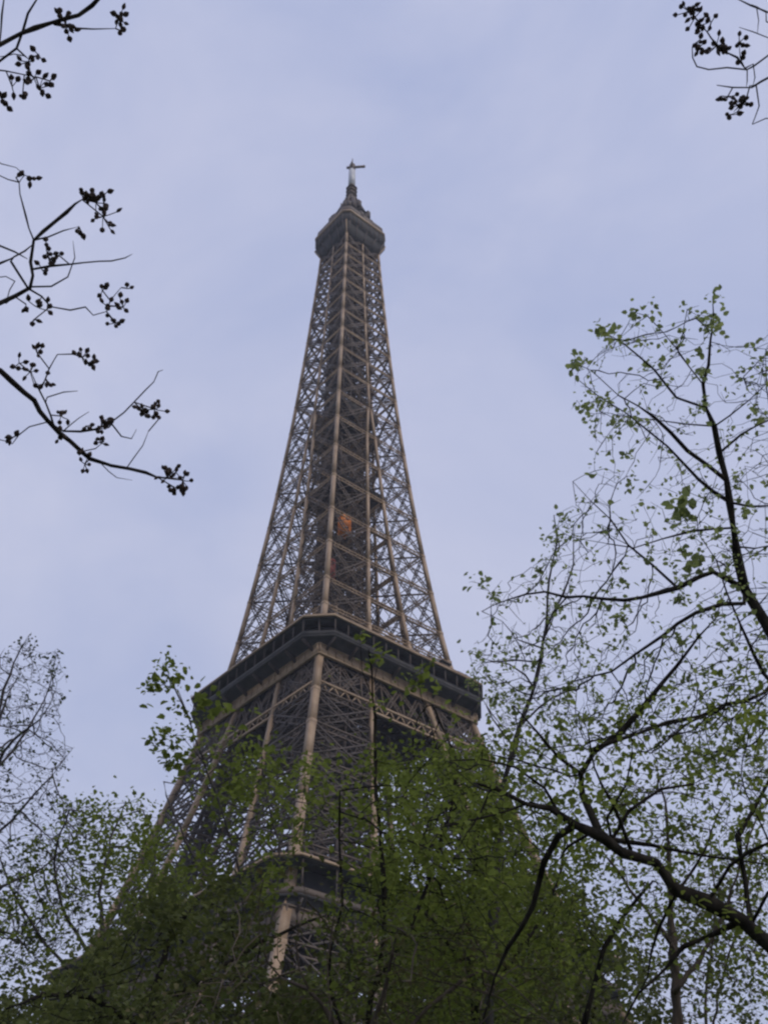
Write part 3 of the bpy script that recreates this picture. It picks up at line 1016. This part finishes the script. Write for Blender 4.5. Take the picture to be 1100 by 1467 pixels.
# --- slim tree behind, left of the tall one ---------------------------------------------------
T = Tree(31)
R = 17.0
b0 = at(700, 1470, R)
T.path([ground_under(b0, .2, .1), b0 * np.array((1, 1, .6)), b0], .11, .09, 0, False)
T.path([b0] + pts(R, (706, 1330), (715, 1180), (735, 1070), (761, 997), (774, 939), (784, 876), (786, 830), (797, 775), (793, 738), dr=.4), .085, .008, 0)
for i, p in enumerate([
    pts(R, (784, 893), (807, 851), (820, 809), (824, 752), dr=.6), pts(R, (765, 985), (730, 950), (700, 945), (672, 935), dr=-.6),
    pts(R, (770, 950), (740, 945), (690, 950), dr=.9), pts(R, (745, 1040), (790, 1000), (840, 985), dr=.7),
    pts(R, (735, 1070), (705, 1030), (690, 1000), dr=-.7), pts(R, (775, 925), (740, 915), (738, 905), dr=.4)]):
    T.path(p, .025, .005, i + 1)
poly = [(660, 945), (690, 935), (735, 900), (775, 860), (785, 740), (830, 745), (835, 850), (860, 960), (860, 1100), (760, 1160), (700, 1140), (690, 1040), (700, 1000), (660, 990)]
T.grow(crown_points(1300, poly, R - 1.6, R + 1.6, T.rng), .19, 2.2, .3, 60, .28)
finish(T, 'slim_tree', 'slim upright sapling with thin crossing twigs between the tower and the tall open tree', None, BARK_GREY, LEAF_YOUNG, 1.5, .07, .06, .009, .004,
       [(675, 938, 16.5, 8, .1, .09), (684, 948, 16.6, 8, .1, .09)])


# --- the leafy trees in front of the tower ---------------------------------------------------
def leafy(seed, name, label, group, stems, poly, r0, r1, natt, bark, leafmat, per, size, spread, D=.26, dk=.42, clump=60, rth=.012, tip=.0045, extra=(), trunk_r=.14, di=2.6, up=.6, limbs=()):
    """tree whose stems (lists of photo points with range) rise from one root on the ground"""
    T = Tree(seed)
    first = True
    for i, (st_, r) in enumerate(stems):
        b0 = st_[0]
        if first:
            T.path([ground_under(b0, .15, .1), (ground_under(b0, .15, .1) + b0) / 2 + np.array((.08, -.05, 0)), b0], trunk_r, r, 0, False)
            first = False
        T.path(st_, r, .012, i)
    k = len(stems)
    for j, (p, r) in enumerate(limbs): T.path(p, r, .006, k + j)
    T.grow(crown_points(int(natt * 1.4), poly, r0, r1, T.rng, clump), D, di, dk * .8, 80, .18)
    return finish(T, name, label, group, bark, leafmat, per * 5, size, spread * 1.5, rth, tip, extra, up)


leafy(41, 'broadleaf_tree', 'leafy green tree with thin dark stems covering the middle of the tower base', None,
      [(pts(14, (520, 1560), (532, 1427), (548, 1366), (550, 1276), (544, 1182), (538, 1090), (535, 1000), (528, 930), dr=.4), .04),
       (pts(14, (505, 1500), (470, 1400), (489, 1296), (485, 1202), (487, 1133), dr=-.8), .022),
       (pts(14, (545, 1420), (600, 1300), (640, 1180), (650, 1090), (620, 1010), dr=1.2), .04)],
      [(470, 1120), (520, 1080), (570, 1070), (610, 1060), (680, 1085), (710, 1140), (740, 1250), (720, 1420), (560, 1440), (455, 1440), (460, 1310), (500, 1290), (505, 1200)], 12.4, 16.5, 1900, BARK, LEAF_GREEN, 2.0, .078, .09,
      extra=[(518, 912, 14.3, 10, .06, .12), (545, 937, 14.3, 14, .06, .13), (524, 950, 14.3, 9, .08, .1), (598, 972, 14.6, 16, .08, .13), (622, 985, 14.6, 10, .06, .1), (560, 985, 14.3, 6, .1, .1), (536, 1010, 14.3, 12, .12, .1), (650, 1012, 14.8, 8, .12, .09)],
      limbs=[(pts(14.6, (640, 1160), (625, 1080), (610, 1020), (598, 975)), .012), (pts(14.3, (535, 1010), (520, 960), (516, 915)), .01), (pts(14.3, (533, 980), (545, 940)), .01)])

leafy(43, 'broadleaf_tree', 'leafy green tree overlapping the left flank of the tower under its second gallery', None,
      [(pts(16, (330, 1560), (345, 1420), (350, 1300), (330, 1200), (300, 1110), (270, 1030), (245, 975), dr=-.8), .018),
       (pts(16, (345, 1420), (390, 1320), (400, 1230), (380, 1130), (370, 1060), dr=.8), .025),
       (pts(16, (345, 1350), (290, 1250), (250, 1170), (235, 1120), dr=.5), .022)],
      [(290, 1160), (300, 1100), (285, 1040), (340, 1060), (385, 1070), (440, 1080), (510, 1080), (500, 1180), (440, 1200), (400, 1300), (330, 1320), (340, 1220), (300, 1200), (310, 1275), (240, 1300), (200, 1290), (250, 1275), (320, 1190)], 14.4, 18, 1300, BARK_GREY, LEAF_GREEN, 1.25, .088, .08,
      extra=[(240, 962, 15.2, 16, .1, 0.125), (215, 985, 15.2, 19, .07, 0.138), (228, 975, 15.2, 11, .1, 0.112), (250, 985, 15.2, 22, .14, 0.112), (268, 1005, 15.2, 25, .14, 0.112), (285, 1025, 15.3, 25, .16, 0.112), (310, 1015, 15.3, 25, .12, 0.150),
             (232, 1056, 15.6, 7, .05, 0.125), (251, 1066, 15.6, 8, .06, 0.112), (240, 1090, 15.6, 12, .08, 0.112), (262, 1098, 15.6, 16, .1, 0.125), (272, 1075, 15.6, 8, .08, 0.100), (335, 1030, 15.6, 19, .14, 0.125), (405, 1110, 16, 22, .2, 0.125), (460, 1120, 16, 19, .2, 0.125)],
      limbs=[(pts(15.2, (270, 1030), (255, 990), (235, 980), (214, 987)), .012), (pts(15.2, (258, 1000), (245, 970), (238, 950)), .008), (pts(15.6, (290, 1090), (260, 1055), (232, 1056)), .008), (pts(15.6, (285, 1100), (262, 1095), (240, 1090)), .008)])

leafy(47, 'broadleaf_tree', 'broad dense dark green tree filling the bottom left below the tower', None,
      [(pts(15, (190, 1620), (210, 1480), (230, 1390), (250, 1330), (290, 1290), dr=.6), .09),
       (pts(15, (205, 1480), (130, 1430), (60, 1425), (10, 1445), dr=-.8), .05),
       (pts(15, (215, 1460), (320, 1380), (400, 1340), (470, 1310), dr=.8), .05)],
      [(-30, 1470), (0, 1425), (60, 1405), (120, 1365), (180, 1320), (230, 1285), (320, 1255), (365, 1275), (372, 1400), (500, 1480), (400, 1490), (200, 1490)], 12.8, 17.5, 2000, BARK, LEAF_DARK, 2.6, .085, .1, D=.26)

leafy(53, 'broadleaf_tree', 'dense brown-tinged tree at the bottom middle, in front of the tower foot', None,
      [(pts(12, (520, 1700), (510, 1560), (480, 1470), (440, 1420), (400, 1400), dr=.6), .07),
       (pts(12, (512, 1560), (580, 1480), (640, 1420), (690, 1390), dr=.6), .05),
       (pts(12, (505, 1530), (540, 1450), (560, 1380), (570, 1330), dr=-.6), .04)],
      [(180, 1500), (230, 1420), (330, 1375), (410, 1415), (470, 1385), (540, 1310), (660, 1320), (760, 1350), (830, 1400), (840, 1500), (500, 1520)], 10.5, 14, 2200, BARK_PALE, LEAF_BROWN, 1.3, .062, .09,
      extra=[(rx, ry, 12.0, 9, .12, .075) for rx, ry in ((365, 1335), (385, 1300), (400, 1350), (415, 1390), (440, 1330), (455, 1290), (470, 1350), (430, 1265), (350, 1370), (480, 1310), (410, 1240), (372, 1260), (445, 1235), (490, 1265))],
      limbs=[(pts(12.2, (440, 1420), (425, 1350), (440, 1290), (430, 1240), dr=.4), .014), (pts(12.2, (400, 1400), (370, 1340), (378, 1260), dr=-.4), .012), (pts(12, (480, 1470), (470, 1380), (480, 1310), (492, 1262)), .012)])

leafy(59, 'broadleaf_tree', 'rounded mid green tree behind the hanging dark bough, right of the tower base', None,
      [(pts(19, (690, 1600), (680, 1450), (670, 1330), (680, 1230), (690, 1150), dr=.5), .09),
       (pts(19, (680, 1440), (760, 1340), (800, 1260), (810, 1180), dr=1.0), .05),
       (pts(19, (678, 1400), (610, 1300), (590, 1200), dr=-.8), .045)],
      [(560, 1120), (620, 1075), (690, 1060), (740, 1090), (790, 1120), (840, 1190), (850, 1290), (830, 1400), (760, 1480), (560, 1480), (540, 1300)], 17, 22, 2100, BARK, LEAF_GREEN, 3.2, .09, .13, D=.32, dk=.5, tip=.005, rth=.014)

leafy(61, 'broadleaf_tree', 'airy tree with light gaps in its leaves at the lower right edge', None,
      [(pts(22, (972, 1640), (970, 1467), (964, 1350), (958, 1252), (955, 1170), (940, 1100), dr=.5), .13),
       (pts(22, (968, 1420), (1020, 1343), (1060, 1240), (1090, 1150), dr=1.0), .05),
       (pts(22, (965, 1360), (900, 1270), (850, 1200), dr=-1.0), .05)],
      [(820, 1130), (900, 1080), (980, 1060), (1060, 1060), (1120, 1080), (1130, 1460), (1000, 1420), (930, 1340), (870, 1290), (840, 1230)], 19.5, 25, 1200, BARK_PALE, LEAF_GREEN, .95, .105, .14, D=.34, dk=.5, tip=.005, rth=.014)

# thin bare trunks behind, low at the right
for i, (seed, st_, lab) in enumerate([
    (67, pts(26, (1008, 1600), (1012, 1423), (1021, 1343), (1022, 1270), (1015, 1180)), 'thin upright grey trunk low at the right, with few leaves'),
    (71, pts(28, (1000, 1640), (1029, 1423), (1052, 1345), (1070, 1270), (1080, 1200)), 'slanting thin grey trunk low at the right edge, leaning right'),
    (73, pts(13, (830, 1560), (837, 1467), (849, 1410), (866, 1360), (887, 1322), (916, 1285), (935, 1262)), 'thin dark stem curving up to the leaning trunk from below')]):
    leafy(seed, 'slim_tree', lab, None, [(st_, .05 if i < 2 else .04)],
          [(900, 1330), (1000, 1240), (1110, 1210), (1120, 1467), (1000, 1480), (900, 1480)] if i < 2 else [(800, 1290), (960, 1260), (940, 1400), (820, 1460)],
          *((24, 29) if i < 2 else (11.5, 14)), 380, BARK_PALE if i < 2 else BARK, LEAF_DARK if i < 2 else LEAF_GREEN, .9, .12 if i < 2 else .075, .12, trunk_r=.1, D=.34 if i < 2 else .22, dk=.5)

# --- trees at the left edge -------------------------------------------------------------------
T = Tree(79)
R = 21.0
b0 = at(-60, 1480, R)
T.path([ground_under(b0, 0, 0), b0 * np.array((1, 1, .6)), b0], .16, .13, 0, False)
T.path([b0] + pts(R, (-45, 1330), (-25, 1200), (-15, 1100), (0, 1010), (20, 950), (42, 910), dr=.4), .12, .007, 0)
for i, p in enumerate([
    pts(R, (-20, 1120), (30, 1060), (65, 1000), (82, 935), dr=.8), pts(R, (-28, 1220), (30, 1160), (75, 1110), (105, 1072), dr=-.8),
    pts(R, (-15, 1100), (20, 1060), (60, 1030), (80, 990), dr=-1.0), pts(R, (-38, 1290), (30, 1260), (90, 1220), (120, 1180), dr=.9),
    pts(R, (-10, 1060), (10, 1000), (30, 960), dr=.9), pts(R, (-20, 1180), (-60, 1080), (-70, 980), dr=.5), pts(R, (-42, 1330), (20, 1340), (60, 1380), dr=-.9)]):
    T.path(p, .035, .005, i + 1)
poly = [(-80, 930), (0, 935), (42, 905), (60, 940), (88, 930), (95, 990), (85, 1060), (108, 1070), (90, 1130), (130, 1170), (120, 1250), (130, 1330), (60, 1390), (-80, 1400)]
T.grow(crown_points(7000, poly, R - 2, R + 2, T.rng), .17, 2.4, .2, 80, .14)
finish(T, 'twiggy_tree', 'grey twiggy tree with tiny scattered buds at the left edge', None, BARK_GREY, LEAF_GREY, .8, .07, .06, .0095, .0045)

leafy(83, 'broadleaf_tree', 'loose fresh green tree between the twiggy tree and the tower, lower left', None,
      [(pts(20, (150, 1620), (155, 1480), (150, 1380), (145, 1280), (160, 1200), (180, 1150), dr=.5), .08),
       (pts(20, (150, 1400), (90, 1300), (80, 1220), (100, 1160), dr=-.8), .04),
       (pts(20, (150, 1360), (210, 1270), (225, 1210), (205, 1160), dr=.9), .04),
       (pts(20, (150, 1430), (80, 1370), (30, 1300), (0, 1230), dr=-.5), .04)],
      [(-20, 1290), (40, 1230), (70, 1170), (110, 1130), (150, 1160), (185, 1125), (210, 1140), (235, 1180), (260, 1230), (270, 1290), (200, 1330), (130, 1360), (40, 1400), (-30, 1410)], 18, 22, 1500, BARK_GREY, LEAF_GREEN, 1.5, .085, .1, D=.26, dk=.38, tip=.0045, clump=40)

# background trees closing the view low behind the crowns
for seed, x, r, top, wd, lab in ((89, 560, 34, 1345, 200, 'dark full tree standing far behind, in front of the tower base'),
                                 (97, 130, 30, 1400, 230, 'dark full tree standing far behind at the lower left corner'),
                                 (101, 740, 36, 1250, 220, 'dark full tree standing far behind the right crowns')):
    leafy(seed, 'broadleaf_tree', lab, None,
          [(pts(r, (x, 1900), (x + 5, 1700), (x - 5, 1560), (x, top + 120), (x + 6, top + 40)), .16),
           (pts(r, (x, 1700), (x - wd * .4, 1560), (x - wd * .55, top + 130), dr=2), .08),
           (pts(r, (x, 1680), (x + wd * .4, 1540), (x + wd * .55, top + 130), dr=-2), .08)],
          [(x - wd, 1650), (x - wd * .9, top + 130), (x - wd * .5, top + 40), (x, top), (x + wd * .5, top + 35), (x + wd * .9, top + 120), (x + wd, 1650)],
          r - 4, r + 4, 1500, BARK, LEAF_DARK, 2.6, .19, .22, D=.5, dk=.75, clump=70, rth=.02, tip=.006, trunk_r=.25, di=4)


# --- bare trees with seed capsules (upper corners) -----------------------------------------------
def capsule(b, c, d, L, rad_):
    d = d / np.linalg.norm(d)
    u = np.cross(d, (.3, .2, .9)); u /= np.linalg.norm(u); v = np.cross(d, u)
    prof = [(0, .15), (.12, .62), (.38, 1.0), (.62, .86), (.84, .42), (1.0, .06)]
    m = 7
    V = [c + d * (t * L) + (u * math.cos(k * 2 * math.pi / m) + v * math.sin(k * 2 * math.pi / m)) * rad_ * f for t, f in prof for k in range(m)]
    Q = [[i * m + k, i * m + (k + 1) % m, (i + 1) * m + (k + 1) % m, (i + 1) * m + k] for i in range(len(prof) - 1) for k in range(m)]
    b.raw(V, Q)


def capsule_tree(seed, label, R, trunk, boughs, clusters, side):
    T = Tree(seed)
    b0 = at(*trunk[0], R)
    T.path([ground_under(b0, 0, 0), b0 * np.array((1, 1, .5)), b0], .13, .11, 0, False, jit=.004)
    T.path([b0] + [at(x, y, R) for x, y in trunk[1:]], .11, .05, 0, jit=.004)
    for i, (tg, xy, r, dr, z) in enumerate(boughs):
        T.path([at(x, y, R + z + dr * k / max(1, len(xy) - 1)) for k, (x, y) in enumerate(xy)], r, max(.0035, r * .42), tg, step=.07, jit=.006)
    # the rest of its crown, beyond the edge of the picture
    n0 = len(T.P)
    far = crown_points(150, [(side(-760), 700), (side(-700), 0), (side(-420), -250), (side(-150), -200), (side(-70), 0), (side(-90), 380), (side(-200), 700)], R - 1.6, R + 2.2, T.rng)
    T.grow(far, .12, 3.0, .3, 70, .12)
    T.radii(.0035)
    P = np.array(T.P)
    off = ground_under(P[0])
    e = thing('capsule_tree', label, 'tree', tuple(map(float, off)))
    for tg, (V, Q) in sorted(T.wood().items()):
        mk('trunk' if tg == 0 else 'limb', V - off, Q, BARK, e, True)
    rg = T.rng
    tips = [i for i in range(n0, len(P)) if T.kids[i] == 0]
    for i in rg.permutation(tips)[:16]:
        b = Beams()
        for k in range(10):
            o = rg.normal(0, 1, 3); o = o / np.linalg.norm(o) * rg.uniform(.03, .09)
            b.bar(P[i] - off, P[i] + o - off, .005)
            capsule(b, P[i] + o - off, o + np.array((0, 0, .02)), rg.uniform(.032, .05), rg.uniform(.0115, .019))
        b.build('seed_cluster', CAPSULE, e)
    P = P[:n0]
    for (x, y, n, sp) in clusters:
        c = at(x, y, R)
        j = int(np.argmin(np.linalg.norm(np.cross(P - CAM, (c - CAM) / np.linalg.norm(c - CAM)), axis=1) + 1e3 * (T.r[:n0] > .03)))
        depth = np.linalg.norm(P[j] - CAM)
        c = at(x, y, depth)
        b = Beams()
        b.bar(P[j] - off, c - off, .006)
        for k in range(n):
            o = rg.normal(0, 1, 3); o = o / np.linalg.norm(o) * sp * depth / FOC * rg.uniform(.25, 1.15)
            q = c + o
            mid = c + o * .35 + np.array((0, 0, -.004))
            b.bar(c - off, mid - off, .005); b.bar(mid - off, q - off, .0045)
            d = o / np.linalg.norm(o) + np.array((0, 0, .25)) + rg.normal(0, .5, 3)
            capsule(b, q - off, d, rg.uniform(.032, .05), rg.uniform(.0115, .019))
        b.build('seed_cluster', CAPSULE, e)
    return e


capsule_tree(5, 'bare tree with dark seed clusters reaching in from the upper left', 7.0,
    [(-520, 640), (-430, 420), (-330, 180), (-250, 40)],
    [(1, [(-330, 180), (-180, 120), (-60, 80), (0, 62), (30, 49), (75, 33), (115, 20), (150, -6), (175, -30)], .026, .3, 0),
     (1, [(-30, 115), (0, 88), (22, 68), (35, 40), (52, 0), (60, -30)], .012, .2, .1), (1, [(75, 33), (110, 39), (135, 43), (166, 41)], .010, 0, .25),
     (1, [(22, 68), (34, 78), (42, 85)], .007, 0, .2), (1, [(-80, 90), (-20, 98), (35, 107), (52, 110)], .008, 0, .1), (1, [(0, 60), (4, 20), (12, -15)], .008, .1, .1),
     (2, [(-430, 420), (-260, 450), (-120, 455), (-40, 450), (0, 437), (25, 428), (42, 412), (46, 375), (50, 345), (80, 315), (118, 286)], .024, .3, 0),
     (2, [(54, 340), (38, 310), (30, 278), (28, 262), (35, 250), (45, 254)], .007, .1, .25), (2, [(-110, 440), (-40, 395), (0, 380), (20, 368), (48, 350)], .013, .1, .1), (2, [(-80, 320), (-30, 340), (0, 352), (40, 371)], .010, .1, .1),
     (2, [(48, 386), (75, 380), (100, 380), (160, 373), (190, 364)], .009, .1, .25), (2, [(54, 343), (90, 332), (112, 325)], .007, .1, .25), (2, [(44, 412), (75, 412), (98, 395), (107, 370), (105, 345)], .008, .1, .25),
     (2, [(18, 376), (28, 395), (42, 412), (60, 425), (72, 440), (100, 445), (125, 442), (132, 450), (152, 448), (160, 438)], .009, .1, .22), (2, [(10, 432), (14, 415), (22, 403)], .005, .1, .2), (2, [(152, 448), (158, 430), (174, 412)], .005, .1, .3),
     (3, [(-520, 640), (-320, 560), (-150, 500), (-60, 505), (0, 531), (35, 561), (70, 602), (100, 632), (130, 660), (160, 667), (185, 671), (226, 684)], .028, .3, 0),
     (3, [(78, 612), (62, 575), (52, 548), (46, 535)], .010, .1, .25), (3, [(62, 556), (72, 530), (82, 508), (102, 505), (115, 510)], .007, .1, .25), (3, [(70, 568), (92, 560), (112, 560)], .005, .1, .25),
     (3, [(92, 617), (115, 616), (160, 606), (195, 576), (220, 546), (228, 532), (234, 530)], .009, .1, .25), (3, [(160, 607), (172, 624), (188, 626), (196, 615)], .005, .1, .3), (3, [(182, 669), (205, 640), (213, 618)], .007, .1, .25),
     (3, [(66, 605), (40, 612), (18, 636)], .007, .1, .25), (3, [(145, 664), (168, 684), (190, 688)], .006, .1, .28), (3, [(100, 617), (115, 598), (128, 590)], .005, .1, .25), (3, [(118, 648), (138, 640), (150, 632)], .005, .1, .25)],
    [(95, 34, 14, 20), (172, 22, 8, 13), (174, 44, 5, 10), (42, 88, 6, 11), (56, 78, 3, 7), (50, 112, 8, 16), (57, 126, 6, 14), (33, 136, 3, 8), (18, 124, 3, 8), (5, 144, 5, 9), (72, 116, 3, 6),
     (46, 254, 4, 9), (23, 254, 2, 5), (138, 290, 16, 22), (148, 310, 12, 20), (114, 325, 4, 9), (126, 282, 7, 12), (68, 362, 8, 15), (85, 366, 5, 10), (62, 388, 3, 8),
     (38, 436, 3, 7), (54, 440, 6, 14), (68, 442, 4, 8), (48, 459, 2, 5), (147, 416, 4, 8), (156, 438, 6, 11), (177, 440, 6, 12), (166, 462, 7, 13), (182, 413, 2, 5),
     (44, 532, 8, 16), (54, 506, 5, 10), (66, 542, 6, 12), (28, 520, 3, 8), (118, 512, 7, 14), (130, 522, 6, 11), (146, 604, 8, 15), (157, 612, 6, 10), (144, 634, 4, 9), (124, 610, 3, 7),
     (206, 590, 10, 15), (222, 586, 8, 13), (228, 600, 3, 7), (240, 684, 12, 18), (262, 688, 10, 14), (250, 698, 6, 10), (122, 664, 5, 9), (86, 622, 4, 9), (114, 652, 2, 6), (20, 626, 4, 8), (88, 596, 6, 10)], lambda x: x)

capsule_tree(6, 'bare tree with dark seed clusters reaching in from the upper right', 7.5,
    [(1640, 700), (1560, 430), (1450, 180), (1400, 40)],
    [(1, [(1450, 180), (1300, 70), (1180, 30), (1110, 22), (1095, 16), (1075, 7), (1055, -2)], .014, .2, 0), (1, [(1082, 11), (1085, 30), (1084, 48)], .006, .1, .2), (1, [(1180, 70), (1130, 62), (1098, 55), (1080, 46), (1058, 39)], .008, .1, .1),
     (1, [(1095, 17), (1099, 30), (1108, 36)], .005, .1, .2),
     (2, [(1500, 300), (1330, 130), (1200, 60), (1110, 72), (1098, 78), (1080, 92), (1068, 97), (1040, 99), (1015, 101), (998, 96), (992, 84), (991, 68)], .012, .2, 0), (2, [(1068, 97), (1054, 84), (1038, 72), (1022, 55), (1010, 50), (1004, 36)], .008, .1, .2),
     (2, [(1080, 92), (1080, 110), (1078, 122)], .006, .1, .2), (2, [(1058, 96), (1060, 82), (1058, 62)], .005, .1, .2),
     (3, [(1500, 330), (1340, 200), (1200, 120), (1105, 108), (1090, 117), (1075, 124), (1050, 126), (1026, 122)], .012, .2, 0), (3, [(1083, 124), (1086, 150), (1082, 170), (1077, 178)], .006, .1, .2), (3, [(1070, 124), (1066, 142), (1056, 152), (1050, 160)], .007, .1, .2),
     (3, [(1072, 98), (1069, 115), (1068, 126)], .006, .1, .1), (3, [(1065, 150), (1056, 162), (1044, 165)], .005, .1, .2)],
    [(986, 16, 9, 12), (995, 24, 8, 12), (1000, 36, 6, 11), (1018, 32, 3, 8), (995, 62, 6, 9), (1002, 66, 4, 6), (1025, 66, 10, 12), (1034, 68, 5, 7), (1058, 60, 6, 10), (1062, 86, 3, 5),
     (1064, 144, 9, 10), (1056, 150, 6, 9), (1042, 138, 6, 10), (1046, 164, 3, 7)], lambda x: 1100 - x)


# ------------------------------------------------------------------ the hazy air
hm = bpy.data.materials.new('haze')
hm.use_nodes = True
hn = hm.node_tree
hn.nodes.remove(hn.nodes['Principled BSDF'])
pv = hn.nodes.new('ShaderNodeVolumePrincipled')
pv.inputs['Color'].default_value = (0.86, 0.9, 1.0, 1)
pv.inputs['Density'].default_value = 0.0002
pv.inputs['Anisotropy'].default_value = 0.2
hn.links.new(pv.outputs['Volume'], hn.nodes['Material Output'].inputs['Volume'])
hb = Beams()
hb.box(-1510, 1510, -1510, 1510, -1, 330)
tag(hb.build('haze', hm), kind='stuff')
